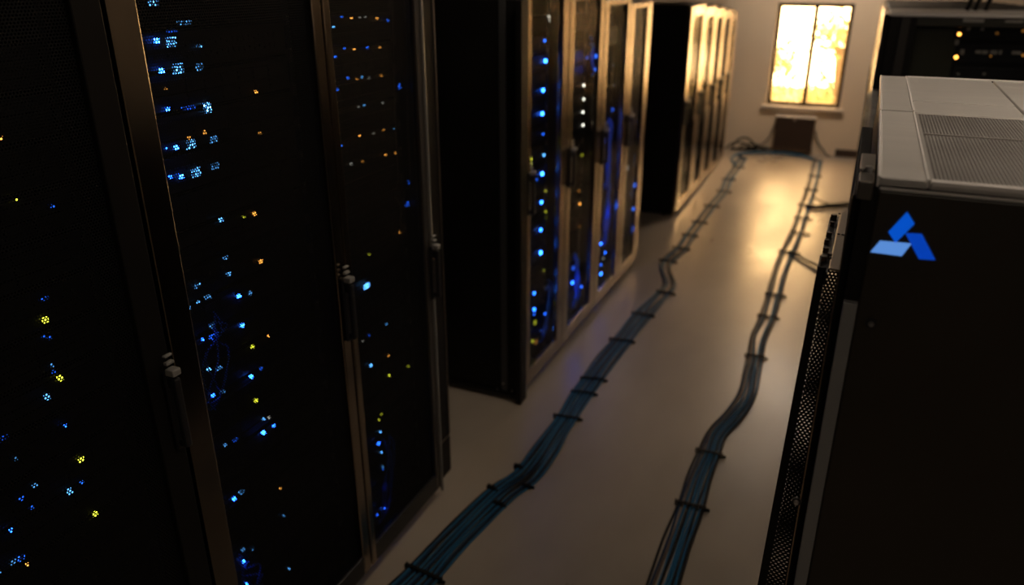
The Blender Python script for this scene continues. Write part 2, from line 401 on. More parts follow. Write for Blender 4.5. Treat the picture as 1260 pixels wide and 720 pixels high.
# filler panel closing the end of the near row, set back
t = thing('end_filler_panel', (-1.52, 2.59, 0), 'narrow black filler panel set back at the end of the near left row', 'panel')
part('upper_panel', box(-2.45, -1.500, 2.504, 2.68, .20, 2.10, bev=.004), M['black'], t)
part('lower_panel', box(-2.45, -1.500, 2.504, 2.68, 0, .195, bev=.004), M['black'], t)
bm = bmesh.new(); cyl(bm, Vector((-1.4985, 2.674, 1.15)), .003, 1.9, 'Z', 8); part('edge_rod', bm, M['edge'], t)
part('edge_strip', box(-1.499, -1.496, 2.508, 2.518, .2, 2.1), M['edge'], t)
part('seam_strip', box(-1.499, -1.497, 2.53, 2.678, .1955, .1995), M['edge'], t)

b_, c_ = 'blue', 'cyan'
rack1 = [(22,246,'yellow',3),(66,254,b_,1.2),(55,368,b_,.6,.02,.006),(57,394,'yellow',4,.011,.011),(75,466,'yellow',4,.011,.011),(101,566,'yellow',4,.011,.011),(118,633,'yellow',4,.010,.010),
 (2,170,'orange',3),(59,489,c_,2.2,.010,.012),(87,605,c_,2.2,.010,.012),(82,524,b_,6,.005,.005),(44,598,c_,1,.009,.005),(102,594,b_,2,.008,.004),(15,653,b_,8),(35,695,'orange',3,.005,.005),
 (27,614,b_,1.2,.010,.008),(40,625,b_,1.2),(17,692,c_,.6,.012,.008),(27,687,b_,1.2,.014,.01),(0,706,c_,.6),(55,415,b_,1),(62,416,b_,1),(65,450,c_,.8,.004,.008),(67,458,b_,.7),(5,540,b_,.4,.02,.01),(20,565,c_,.4,.006,.006)]
rack2 = [(194,50,b_,40,.011,.011),(212,52,c_,3,.026,.022),(246,57,c_,1.5,.022,.008),(200,87,b_,40,.011,.011),(220,85,c_,3,.03,.024),(247,83,c_,1,.02,.018),(208,135,b_,30,.009,.009),(233,133,b_,1,.04,.008),
 (256,133,c_,9,.022,.024),(218,182,b_,35,.010,.010),(206,183,b_,10),(236,178,c_,2.5,.026,.022),(264,172,c_,.9,.022,.016),(224,217,b_,35,.010,.010),(211,218,b_,12),(242,212,c_,2,.026,.022),(266,205,c_,.8,.022,.016),
 (190,3,c_,1.5,.026,.014),(228,28,c_,.9,.04,.008),(212,38,b_,.5,.03,.006),(316,113,'orange',4),(321,164,'orange',.8),(273,271,c_,4,.016,.008),(279,317,c_,2.5,.014,.006),(314,263,'orange',3,.010,.010),(322,322,'orange',3,.009,.009),
 (301,267,'yellow',1),(283,338,c_,2,.014,.008),(295,365,b_,40,.010,.008),(309,361,c_,1.2,.005,.01),(299,401,b_,40,.011,.008),(244,352,c_,1,.02,.01),(257,366,c_,.8,.02,.01),(233,379,c_,5),(245,372,c_,2),(251,418,b_,14,.007,.006),
 (262,401,c_,.7,.02,.012),(264,414,b_,.8,.03,.012),(258,455,c_,6,.008,.006),(270,453,c_,.8,.02,.008),(263,487,b_,16,.009,.006),(275,483,c_,.8,.018,.008),(312,427,'yellow',3,.009,.008),(310,464,b_,30,.010,.009),
 (331,414,'orange',4,.005,.005),(322,454,b_,1,.008,.008),(316,493,'yellow',3,.009,.009),(325,533,b_,40,.010,.009),(338,524,b_,16,.006,.006),(325,516,c_,3,.006,.006),(332,514,'white',.8),(278,548,c_,1.6,.006,.006),
 (289,614,b_,25,.009,.007),(298,606,c_,.8,.016,.008),(301,691,b_,30,.009,.007),(305,718,b_,24,.009,.007),(357,700,c_,2,.005,.005),(350,635,c_,1,.005,.006),(346,601,'orange',2,.005,.005),(300,677,c_,.8,.012,.006),
 (312,676,c_,.8,.014,.006),(290,542,b_,.5,.02,.006),(205,109,'orange',.8,.008,.004),(234,170,'orange',1.5,.006,.006),(253,163,'orange',1.5,.004,.01)]
rack3 = [(411,33,c_,3,.006,.006),(413,70,b_,4),(416,110,b_,2),(452,352,c_,7,.026,.018),(505,224,b_,1.2,.022,.018),(502,252,b_,2.5,.02,.016),(491,107,b_,1.6,.028,.020),
 (421,21,b_,1.6),(433,22,'orange',3),(444,21,'white',.25),(465,23,'orange',2.5),(478,25,b_,2.5),(451,21,'white',.25),(425,59,b_,2),(437,60,'orange',3),(453,59,b_,2.5),(468,58,'orange',1.2),(429,96,b_,2.5),(440,97,'orange',.8),
 (446,95,c_,1.5),(455,96,'white',.25),(470,93,'orange',1),(449,130,c_,1.2),(442,132,'white',.25),(472,127,'white',.3),(444,167,'orange',3),(473,160,'orange',.8),(486,158,c_,1),(461,164,'white',.25),(475,191,'orange',2.5),
 (488,189,'orange',2),(433,202,'white',.5),(447,199,'orange',.6),(493,286,'orange',4),(421,212,c_,3,.006,.006),(420,179,b_,3,.008,.008),(455,313,'yellow',.7),(476,399,c_,1.6,.005,.005),(479,438,'orange',2,.005,.005),
 (457,450,c_,6,.010,.007),(480,462,'yellow',4),(503,451,'yellow',.8),(467,517,'yellow',2,.005,.005),(469,532,c_,6,.006,.006),(467,546,b_,16,.009,.007),(470,557,c_,5,.005,.005),(472,575,c_,1.6,.005,.005),(472,578,b_,1),
 (472,626,b_,24,.010,.008),(465,634,b_,4),(470,510,'yellow',1),(455,413,b_,.8),(447,420,'white',.3)]
fill('leftmost near cabinet', XF, .49, 1.125, 2.05, led_pts(XF, rack1), group='servers in the leftmost cabinet')
fill('wide-stile near cabinet', XF, 1.298, 1.882, 2.05, led_pts(XF, rack2), group='servers in the wide-stile cabinet')
fill('near row end cabinet', XF, 1.975, 2.445, 2.05, led_pts(XF, rack3), group='servers in the end cabinet of the near row')
GE = .0045
for (px, py, e) in [(194,50,2),(200,87,2),(208,135,1.2),(256,133,2.2),(218,182,2),(224,217,2),(214,53,1),(221,86,1),(238,180,1),(243,214,1),(295,365,2),(299,401,1.6),(310,464,1.2),(251,420,1.2),(262,410,1),(258,455,1),(263,487,1.2),
        (325,533,2),(338,524,1),(289,614,1),(301,691,1.6),(310,700,2.4),(278,555,.6),(270,380,.5),(452,352,1.2),(415,240,1),(420,190,1),(425,340,1),(437,430,.8),(442,370,.8),(472,600,1.6),(472,626,2.5),(467,546,1.2),(485,610,1.0),(59,489,.3),(87,605,.3),(15,653,.6),(20,700,.6)]:
    glow(px, py, XF, e*GE)

# middle row
B2 = [3.42, 4.02, 4.63, 5.20, 5.74]; H2 = [2.11, 2.065, 2.02, 1.98]
L2 = ['glass-door cabinet at the near end of the middle left row, bright blue lamps', 'second glass-door cabinet of the middle left row with four white lamps', 'third cabinet of the middle left row with a paper label',
      'last cabinet of the middle left row before the gap']
for i in range(4):
    c2 = cabinet(L2[i], G2, B2[i]+.002, B2[i+1]-.002, H2[i], st=((.09, .088), (.088, .085), (.088, .085), (.09, .13))[i], kind='glass', hy=B2[i]+.055 if i else B2[i]+.05, hz=1.19, rail_top=.035)
    if i == 0: first2 = c2
# near end trim of the middle row
t = part('end_panel', box(-2.44, -1.455, 3.375, 3.412, .02, 2.05, bev=.004), M['black'], first2)
part('grey_strip', box(-1.556, -1.522, 3.371, 3.3748, .03, 2.05, bev=.001), mat('grey_painted_strip', (.035, .035, .036), .5), t, 'dark grey vertical strip')
part('corner_post', box(-1.455, -1.425, 3.33, 3.412, .012, 2.05, bev=.004), M['black'], t)
part('base_rail', box(-2.44, -1.455, 3.362, 3.3748, .012, .05, bev=.003), M['black'], t)
part('base_strip', box(-2.30, -1.50, 3.3605, 3.3622, .022, .028), M['rail'], t)
for (px, py) in ((619,472),(612,479),(628,489),(633,486),(630,481)):
    p = on_y(px, py, 3.37); bm = bmesh.new(); cyl(bm, p, .004, .006, 'Y', 10); part('screw', bm, M['screw'], t)
fa = [(676,23,'white',1.2,.014,.03),(671,50,b_,5,.010,.010),(672,75,b_,40,.016,.014),(669,111,b_,40,.014,.014),(668,140,b_,40,.014,.014),(669,165,b_,3,.01,.008),(670,191,c_,5,.010,.010),(654,196,'yellow',3,.010,.012),(654,202,'yellow',3,.010,.012),
 (668,214,b_,40,.018,.014),(657,219,b_,3,.014,.014),(661,221,b_,2),(672,235,'yellow',.9,.008,.008),(667,249,b_,28,.016,.012),(672,261,'yellow',.9,.008,.014),(672,268,'yellow',.6,.01,.01),(666,283,b_,22,.015,.012),(666,311,b_,40,.016,.016),
 (670,333,'yellow',.7),(658,361,b_,12,.012,.012),(658,381,b_,18,.013,.013),(658,387,b_,4),(671,386,b_,6,.010,.010),(659,397,'yellow',.5,.018,.022),(670,408,b_,20,.013,.013),(656,420,'yellow',.8,.012,.012),(660,421,'orange',.2,.03,.02)]
fb = [(719,105,'white',4,.012,.012),(719,122,'white',4,.012,.012),(718,138,'white',4,.012,.012),(718,154,'white',4,.012,.012),(730,50,b_,2,.02,.04),(729,70,b_,3,.03,.03),(730,85,b_,2.5,.016,.03),(723,71,b_,1.5,.02,.01),(714,251,'orange',4,.010,.010),
 (713,235,'orange',.4,.012,.012),(714,279,'orange',.3,.012,.008),(717,191,'yellow',.5,.02,.01),(705,348,b_,18,.013,.013),(716,353,b_,4,.012,.012),(709,360,b_,3),(708,373,b_,14,.013,.013),(708,366,b_,2),(706,330,b_,1.2,.02,.02)]
fc = [(748,174,b_,14,.016,.014),(740,300,b_,14,.015,.013),(745,311,b_,9,.015,.013),(740,337,b_,16,.017,.015),(743,318,'white',.4,.012,.012),(756,105,'white',.3,.01,.01),(755,80,'white',.3,.012,.012),(752,160,b_,2,.03,.02),(754,135,b_,1,.03,.02),(760,185,b_,2,.02,.02),(740,326,b_,3,.014,.012)]
fd = [(785,150,b_,1.6,.03,.04),(787,183,b_,1.2,.03,.05),(783,162,b_,1,.03,.02),(773,207,'white',.25,.03,.03)]
ZT = [1.97, 1.95, 1.92, 1.89]
D2 = ['first middle-row cabinet', 'second middle-row cabinet', 'third middle-row cabinet', 'last middle-row cabinet']
for i, l in enumerate((fa, fb, fc, fd)):
    fill(D2[i], XF, B2[i]+.095, B2[i+1]-(.095 if i < 3 else .135), ZT[i], led_pts(XF, l), group='servers in ' + D2[i], skip=((), (14, 15), (3, 4, 15), (3, 4, 5))[i])
for (px, py, e) in [(672,78,2.5),(675,90,1.5),(669,112,2.5),(668,140,2.2),(668,214,3),(660,222,1.5),(667,249,1.5),(666,283,1.5),(666,311,3),(668,325,1),(658,361,2),(658,381,2),(671,386,2),(670,408,3),(672,365,1.5),
        (730,70,3),(730,86,2),(705,335,3),(707,348,3),(710,362,3),(706,320,2.5),(713,345,1.5),(748,174,4),(752,150,3),(745,230,4),(750,262,4),(744,280,3),(748,205,3.5),(742,300,3),(741,337,3),(785,150,3),(787,180,3),(778,230,2.5),(776,260,2.5),(772,290,1.5)]:
    glow(px, py, XF, e*GE*(1.6 if px < 700 else 7.5), off=.055)
# the paper label inside the third cabinet of the middle row
p0 = on_x(752, 35, XF+.02); p1 = on_x(761, 53, XF+.02)
single('paper_label', box(XF+.009, XF+.011, p0.y, p1.y, p1.z, p0.z), M['tag'], 'tan paper label hanging inside the third cabinet of the middle left row', 'label', loc=(XF+.009, p0.y, p1.z))

# blue patch cables inside cabinets
def patch(px0, py0, px1, py1, n, label, group, r=.0035, xf=XF, m='pblue', sag=.05, off=.018):
    a = on_x(px0, py0, xf+off); b = on_x(px1, py1, xf+off)
    for k in range(n):
        bm = bmesh.new()
        j = lambda s: random.uniform(-s, s)
        P = [Vector((xf+.008, a.y+j(.03), a.z+j(.03))), Vector((xf+off+.012, a.y+j(.03), a.z-.03+j(.02))), Vector((xf+off+.01+j(.008), (a.y+b.y)/2+j(sag), (a.z+b.z)/2+j(.04))),
             Vector((xf+off+.012, b.y+j(.04), b.z+.03+j(.02))), Vector((xf+.008, b.y+j(.03), b.z+j(.03)))]
        tube(bm, catmull(P, .02), r, 6)
        single('patch_cable', bm, M[m], label, 'cable', loc=P[0], group=group)
patch(478, 545, 472, 640, 5, 'loose blue patch cable low inside the end cabinet of the near left row', 'patch cables low in the end cabinet', r=.003)
patch(300, 690, 315, 735, 4, 'blue patch cable low inside the cabinet with the wide lit stile', 'patch cables in the wide-stile cabinet', r=.003)
patch(268, 395, 262, 500, 4, 'blue patch cable beside small blue lamps midway down the wide-stile cabinet', 'patch cables midway in the wide-stile cabinet', r=.0025)
patch(675, 350, 668, 415, 5, 'blue patch cable low in the near cabinet of the middle left row', 'patch cables in the near middle cabinet', r=.005)
patch(708, 315, 708, 375, 7, 'blue patch cable low in the second cabinet of the middle left row', 'patch cables in the second middle cabinet', r=.006)
patch(729, 50, 729, 95, 4, 'blue patch cable high in the second cabinet of the middle left row', 'patch cables high in the second middle cabinet', r=.006)
patch(750, 150, 746, 230, 8, 'blue patch cable midway down the third cabinet of the middle left row', 'patch cables in the third middle cabinet', r=.006)
patch(748, 225, 743, 300, 8, 'blue patch cable in the lower part of the third cabinet of the middle left row', 'patch cables low in the third middle cabinet', r=.006)
patch(786, 145, 778, 240, 6, 'blue patch cable in the last cabinet of the middle left row', 'patch cables in the last middle cabinet', r=.006)
# thin vertical cables in the end cabinet of the near row
for i, (x0_, y0_, x1_, y1_, lb) in enumerate(((481, -8, 490, 225, 'thin pale cable hanging left in the end cabinet of the near row'), (497, -8, 505, 225, 'thin pale cable hanging right in the end cabinet of the near row'),
                                              (492, 250, 494, 284, 'short pale cable above an orange lamp in the end cabinet'))):
    a = on_x(x0_, y0_, XF+.03); b = on_x(x1_, y1_, XF+.03)
    P = [a+Vector((-.02, 0, .02)), a, (a*2+b)/3+Vector((0, .004, 0)), (a+b*2)/3+Vector((0, -.004, 0)), b, b+Vector((-.02, 0, -.02))]
    bm = bmesh.new(); tube(bm, catmull(P, .05), .0022, 6); single('hanging_cable', bm, mat('pale_cable', (.10, .095, .085), .4), lb, 'cable', loc=a)
# round steel tube at the open edge of the end cabinet
# far row
B3 = [7.10, 7.75, 8.30, 8.80, 9.30, 9.70]; H3 = [1.895, 1.855, 1.82, 1.785, 1.745]
L3 = ['first glass-door cabinet of the far left row, beside the gap', 'second glass-door cabinet of the far left row', 'middle glass-door cabinet of the far left row', 'fourth glass-door cabinet of the far left row', 'last glass-door cabinet of the far left row, nearest the window wall']
for i in range(5):
    cabinet(L3[i], G3, B3[i]+.003, B3[i+1]-.003, H3[i], st=(.12, .11), kind='glass', hy=B3[i]+.05, hz=1.02, rail_top=.09)
# cable trays above the left rows, carried on rods from the ceiling
def tray(x0, x1, y0, y1, z, label):
    t = thing('cable_tray', ((x0+x1)/2, (y0+y1)/2, z), label, 'cable tray')
    part('side_rail', box(x0, x0+.012, y0, y1, z, z+.05), M['tray'], t); part('side_rail', box(x1-.012, x1, y0, y1, z, z+.05), M['tray'], t)
    me = None; n = int((y1-y0)/.3)
    for k in range(n+1):
        if me is None: me = mesh_of(box(x0+.01, x1-.01, y0, y0+.02, z+.004, z+.016), 'rung', M['tray'], org(t))
        o = part('rung', me, None, t); o.location = (0, k*(y1-y0-.02)/n, 0)
    for yy in [y0+.3+k*1.0 for k in range(int(y1-y0-.2)+1)]:
        for xx in (x0+.006, x1-.006):
            bm = bmesh.new(); cyl(bm, Vector((xx, yy, (z+.02+ZC)/2)), .006, ZC-z-.02, 'Z', 8); part('hanger_rod', bm, M['tray'], t)
tray(-1.95, -1.55, 7.0, 10.3, 1.96, 'grey metal cable tray hung above the far left row')

# ------------------------------------------------------------------ near right cabinets
ZN = 1.91; NX = .038
def near_cab(y0, y1, label, perf):
    o = thing('server_cabinet', (NX+.5, (y0+y1)/2, 0), label, 'cabinet', 'near right cabinets with metal tops')
    part('side_panel', box(NX+.003, NX+1.0, y0, y0+.02, .03, ZN-.018, bev=.003), M['side'], o)
    part('side_panel', box(NX+.003, NX+1.0, y1-.02, y1-.002, .03, ZN-.018, bev=.003), M['black'], o)
    part('front_panel', box(NX+.003, NX+.02, y0+.02, y1-.02, .05, ZN-.018), M['black'], o)
    part('back_panel', box(NX+.98, NX+1.0, y0+.02, y1-.02, .05, ZN-.018), M['black'], o)
    part('plinth', box(NX+.02, NX+.98, y0+.02, y1-.02, 0, .05), M['black'], o)
    x1, x2, x3, x4 = NX+.002, .1015, .2935, .49
    r = part('roof_strip', box(x1, x1+.0585, y0+.003, y1-.004, ZN-.012, ZN, bev=.002), M['roof'], o, 'smooth grey roof strip with bright edges')
    part('edge_trim', box(x1+.0570, x1+.0600, y0+.004, y1-.004, ZN-.010, ZN+.0016), M['lip'], r)
    part('edge_trim', box(x1-.0030, x1, y0+.004, y1-.004, ZN-.014, ZN+.0012), M['lip'], r)
    part('roof_tray', box(x1, NX+1.0, y0+.004, y1-.004, ZN-.024, ZN-.0165), M['dark'], o)
    if perf:
        # perforated sheet, real holes
        bm = bmesh.new(); pitch = .0052; ya, yb = y0+.012, y1-.012; xa, xb = x2+.0045, x3-.004
        nx, ny = int((xb-xa)/pitch), int((yb-ya)/pitch)
        dx, dy = (xb-xa)/nx, (yb-ya)/ny
        for i in range(nx):
            for j in range(ny):
                cx, cy = xa+(i+.5)*dx, ya+(j+.5)*dy
                o4 = [bm.verts.new((cx+sx*dx/2, cy+sy*dy/2, ZN-.002)) for sx, sy in ((-1, -1), (1, -1), (1, 1), (-1, 1))]
                i4 = [bm.verts.new((cx+sx*dx*.36, cy+sy*dy*.32, ZN-.002)) for sx, sy in ((-1, -1), (1, -1), (1, 1), (-1, 1))]
                for k in range(4): bm.faces.new((o4[k], o4[(k+1) % 4], i4[(k+1) % 4], i4[k]))
                # hole walls on the near and left side
                w = [bm.verts.new(i4[k].co - Vector((0, 0, .0025))) for k in range(4)]
                for k in range(4): bm.faces.new((i4[k], i4[(k+1) % 4], w[(k+1) % 4], w[k]))
        bmesh.ops.remove_doubles(bm, verts=bm.verts[:], dist=1e-5)
        p = part('perforated_panel', bm, M['perf'], o, 'perforated roof panel')
        bm = bmesh.new(); bx(bm, x2, x3, y0+.003, ya, ZN-.012, ZN-.001, bev=.002); part('panel_border', bm, M['roof'], p)
        part('panel_border', box(x2, x3, yb, y1-.004, ZN-.012, ZN-.001, bev=.002), M['roof'], p)
        part('panel_border', box(x2, xa, ya, yb, ZN-.012, ZN-.001), M['perf'], p)
        part('front_lip', box(x2+.001, x3+.3, y0-.0008, y0+.011, ZN-.006, ZN+.0012, bev=.001), M['lip'], p)
        part('cross_rib', box(xa, xb, y0+.36, y0+.364, ZN-.002, ZN+.0004), M['roof'], p)
        part('panel_border', box(xb, x3, ya, yb, ZN-.012, ZN-.001), M['roof'], p)
    else:
        part('roof_panel', box(x2, x3, y0+.16, y1-.004, ZN-.012, ZN-.001, bev=.002), M['roof'], o)
        part('roof_panel', box(x2, x3, y0+.004, y0+.157, ZN-.012, ZN-.002, bev=.002), M['roof'], o)
        p = part('roof_lip', box(x2, x3+.2, y1-.010, y1-.005, ZN-.002, ZN+.002), M['lip'], o)
    q = part('roof_panel', box(x3+.005, x4, y0+.003, y1-.004, ZN-.012, ZN-.001, bev=.002), M['roof'], o)
    part('roof_panel', box(x4+.005, NX+1.0, y0+.003, y1-.004, ZN-.012, ZN-.001, bev=.002), M['roof'], o)
    return o
nc = near_cab(1.145, 1.742, 'large black cabinet with blue three-part emblem and perforated metal top', True)
part('roof_seam_trim', box(NX+.004, NX+1.0, 1.1425, 1.1447, ZN-.016, ZN-.013), M['lip'], nc)
# corner trim on its near face
part('corner_trim', box(.0215, .0405, 1.138, 1.150, .03, 1.725, bev=.001), mat('grey_corner_paint', (.20, .20, .20), .45), nc, 'grey corner strip')
part('corner_post', box(.0215, NX+.003, 1.150, 1.17, .03, ZN-.02), M['black'], nc)
for (px, py, yy) in ((1072, 398, 1.143), (980, 617, 1.143)):
    p = on_y(px, py, yy); bm = bmesh.new(); cyl(bm, Vector((p.x, yy, p.z)), .0075, .004, 'Y', 20, .0075); s = part('screw', bm, M['dark'], nc, 'dark round screw with washer')
    bm = bmesh.new(); cyl(bm, Vector((p.x, yy-.004, p.z)), .0045, .006, 'Y', 12, .003); part('screw_head', bm, M['screw'], s)
# emblem plates, with emission added to keep their blue bright on the dark panel
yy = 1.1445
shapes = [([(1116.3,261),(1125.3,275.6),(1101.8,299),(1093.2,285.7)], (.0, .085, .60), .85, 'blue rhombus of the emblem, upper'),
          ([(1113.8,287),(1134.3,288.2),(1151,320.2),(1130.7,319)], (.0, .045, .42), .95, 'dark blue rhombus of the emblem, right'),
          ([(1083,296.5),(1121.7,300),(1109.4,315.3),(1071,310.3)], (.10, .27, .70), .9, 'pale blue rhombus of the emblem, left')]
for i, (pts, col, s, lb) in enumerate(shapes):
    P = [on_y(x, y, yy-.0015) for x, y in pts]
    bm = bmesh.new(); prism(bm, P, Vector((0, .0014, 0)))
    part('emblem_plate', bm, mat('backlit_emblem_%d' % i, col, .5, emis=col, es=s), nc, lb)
near_cab(1.746, 2.345, 'black cabinet with plain metal top behind the emblem cabinet', False)

for i in range(4):  # unseen black boxes, added to darken what the left stiles reflect
    y0 = 2.42+.76*i; o = thing('storage_cabinet', (.55, y0+.37, 0), '%s low black cabinet in the gap behind the metal-topped cabinets' % ['nearest', 'second', 'third', 'farthest'][i], 'cabinet', 'low black cabinets on the right')
    part('body', box(NX+.01, 1.05, y0, y0+.74, .04, 1.48, bev=.004), M['black'], o); part('plinth', box(NX+.03, 1.03, y0+.02, y0+.72, 0, .04), M['dark'], o)
    part('door', box(NX-.004, NX+.009, y0+.01, y0+.73, .06, 1.46, bev=.003), M['black'], o)
# aisle-side door of the near cabinet, seen edge-on, with its top hinge bracket
t = thing('cabinet_door', (.024, 1.6, .1), 'black door seen edge-on at the aisle side of the emblem cabinet', 'door')
part('door_leaf', box(.010, .030, 1.175, 1.74, .10, 1.875, bev=.002), mat('matt_black', (.004, .004, .004), .7, spec=.1), t)
part('edge_trim', box(.0085, .0105, 1.176, 1.180, .10, 1.87), M['stile'], t); part('edge_trim', box(.026, .0285, 1.172, 1.1755, 1.73, 1.87), M['stile'], t)
part('hinge_bracket', box(.0135, .034, 1.21, 1.318, ZN-.028, ZN-.004, bev=.0015), M['dstile'], t)
part('hinge_bracket', box(.0135, .034, 1.148, 1.205, ZN-.034, ZN-.008, bev=.0015), M['dstile'], t)
bm = bmesh.new(); cyl(bm, Vector((.025, 1.207, ZN-.004)), .005, .008, 'Z', 14); part('hinge_pin', bm, M['screw'], t)

# perforated cable duct hung on that door: holed near face, open top tray with fittings
t = thing('cable_duct', (0, 1.28, 0), 'tall black perforated cable duct beside the emblem cabinet', 'cable duct')
zt = 1.724; yd0, yd1 = 1.281, 1.70; xr = .0215
xt = on_y(1005.3, 332, yd0).x; pb = on_y(932, 720, yd0)
slope = (pb.x-xt)/(zt-pb.z)
def xl(z): return xt + slope*min(zt-z, .75)
# near face: solid borders + perforated field with real holes
hw = .0060; z_hi, z_lo = zt-.012, .9
bm = bmesh.new()
rows = int((z_hi-z_lo)/(hw*.9))
for j in range(rows):
    z1_ = z_hi-j*hw*.9; z0_ = z1_-hw*.9; xa, xb = xl(z1_)+.0125, xr-.0095
    n = 4; dx = (xb-xa)/n; sft = (j % 2)*.5*dx
    for i in range(n):
        cx = xa+(i+.5)*dx + (sft-dx*.25); cz = (z0_+z1_)/2
        vo = [bm.verts.new((cx+dx/2*a, yd0, cz+hw*.45*b)) for a, b in ((-1, -1), (1, -1), (1, 1), (-1, 1))]
        vi = [bm.verts.new((cx+math.cos(q)*dx*.30, yd0, cz+math.sin(q)*hw*.30)) for q in [(-.75+k*.25)*math.pi for k in range(8)]]
        for k in range(4):
            bm.faces.new((vo[k], vi[2*k+1], vi[2*k]) ); bm.faces.new((vo[k], vo[(k+1) % 4], vi[(2*k+2) % 8], vi[2*k+1]))
pf = part('perforated_face', bm, M['black'], t)
pb_ = part('perforated_back', pf.data, None, t); pb_.location = (.0012, .042, .0013); pb_.scale = (1.0, 1.0, .997)
bm = bmesh.new()
def quad(bm, a, b, c, d): bm.faces.new([bm.verts.new(q) for q in (a, b, c, d)])
for z1_, z0_ in ((zt, .9),):
    for fa_, fb_ in ((lambda z: xl(z), lambda z: xl(z)+.0138), (lambda z: xr-.0108, lambda z: xr)):
        for yq in (yd0-.0006, ):
            ps = [Vector((fa_(z0_), yq, z0_)), Vector((fb_(z0_), yq, z0_)), Vector((fb_(z1_), yq, z1_)), Vector((fa_(z1_), yq, z1_))]
            prism(bm, ps, Vector((0, .003, 0)))
prism(bm, [Vector((xl(.9), yd0-.0006, .02)), Vector((xr, yd0-.0006, .02)), Vector((xr, yd0-.0006, .9)), Vector((xl(.9), yd0-.0006, .9))], Vector((0, .003, 0)))
part('face_border', bm, M['black'], t)
bm = bmesh.new(); ps = [Vector((xl(.02), yd0+.003, .02)), Vector((xl(.02)+.003, yd0+.003, .02)), Vector((xl(.974)+.003, yd0+.003, .974)), Vector((xt+.003, yd0+.003, zt)), Vector((xt, yd0+.003, zt)), Vector((xl(.974), yd0+.003, .974))]
prism(bm, ps, Vector((0, .05, 0))); part('side_wall', bm, M['black'], t)
tw = [on_z(1021, 330, zt), on_z(1042, 334, zt), on_z(1048.5, 253, zt), on_z(1036, 262, zt)]
tw[1].x = tw[2].x = xr
bm = bmesh.new(); prism(bm, [tw[0]+Vector((0, 0, -.004)), tw[1]+Vector((0, 0, -.004)), tw[2]+Vector((0, 0, -.004)), tw[3]+Vector((0, 0, -.004))], Vector((0, 0, .004)))
part('top_plate', bm, mat('brown_grey_plate', (.34, .28, .22), .42, .7), t, 'satin brown-grey top plate')
bm = bmesh.new(); prism(bm, [on_z(1008, 330, zt)+Vector((0, .003, -.03)), on_z(1019, 330, zt)+Vector((0, .003, -.03)), on_z(1033, 262, zt)+Vector((0, 0, -.03)), on_z(1022, 262, zt)+Vector((0, 0, -.03))], Vector((0, 0, .022)))
part('black_tray', bm, M['dark'], t)
for px, py, r in ((1026, 267, .006), (1024, 276, .004), (1020, 289, .005), (1017, 298, .004), (1016, 308, .005), (1013, 318, .006), (1021, 315, .004)):
    bm = bmesh.new(); cyl(bm, on_z(px, py, zt-.004), r, .010, 'Z', 10); part('fitting', bm, M['copper'], t)
for px, py in ((1032, 288), (1037, 288.7), (1022, 313), (1022, 317), (1033, 263), (1038, 289)):
    bm = bmesh.new(); cyl(bm, on_z(px, py, zt+.0005), .0022, .002, 'Z', 8); part('rivet', bm, M['dark'], t)
part('clip', box(.012, .026, 1.268, 1.280, 1.705, 1.712), M['silver'], t, 'small grey clip')

# ------------------------------------------------------------------ far right row
x0 = .05
t = thing('server_cabinet', (.75, 5.85, 0), 'wide dark glass-fronted cabinet with two yellow lamps behind the metal-topped cabinets', 'cabinet')
FY, FZ = 5.58, 1.925
def yx(px): return on_y(px, 60, FY).x
xr_ = 1.55
part('roof', box(x0+.03, xr_, FY-.01, FY+.62, FZ-.02, FZ, bev=.004), mat('pale_grey_top', (.75, .73, .70), .4, .2), t, 'pale grey top edge')
part('side_panel', box(x0+.035, x0+.05, FY+.02, FY+.60, .03, FZ-.02), M['black'], t)
part('side_panel', box(xr_-.02, xr_, FY+.02, FY+.60, .03, FZ-.02), M['black'], t)
part('back_panel', box(x0+.05, xr_-.02, FY+.59, FY+.60, .03, FZ-.02), M['black'], t)
part('plinth', box(x0+.05, xr_-.02, FY+.03, FY+.59, 0, .05), M['black'], t)
d = part('door', box(x0+.035, yx(1103)+.0, FY, FY+.03, .05, FZ-.022, bev=.004), M['black'], t)
part('door_stile', box(yx(1103), yx(1114), FY-.004, FY+.03, .05, FZ-.022, bev=.003), mat('grey_brown_stile', (.03, .027, .024), .4, .3), d, 'grey brown stile')
part('door_stile', box(yx(1114), yx(1122), FY, FY+.03, .05, FZ-.022, bev=.003), M['black'], d)
part('door_rail', box(yx(1122), xr_, FY, FY+.03, FZ-.075, FZ-.022, bev=.003), mat('olive_black', (.012, .012, .006), .4), d)
part('glass_panel', box(yx(1122), xr_, FY+.012, FY+.016, .05, FZ-.075), glass('clear_door_glass', (.01, .01, .01), .12, .05), d)
part('inner_panel', box(yx(1121), yx(1176), FY+.06, FY+.075, .05, FZ-.08), mat('olive_inner_panel', (.020, .022, .008), .6), t, 'dull olive inner panel')
part('shelf', box(yx(1176), xr_-.02, FY+.06, FY+.075, .05, FZ-.08), M['inner'], t)
for (px, py, w_, h_) in ((1198, 25, .11, .022), (1248, 26.5, .09, .013)):
    p = on_y(px, py, FY-.003); single('name_plate', box(p.x-w_/2, p.x+w_/2, FY-.005, FY-.001, p.z-h_/2, p.z+h_/2), M['silver'],
        '%s pale grey plate on top rail of far right glass cabinet' % ('wider left' if px < 1220 else 'narrower right'), 'plate', loc=(p.x, FY-.003, p.z))
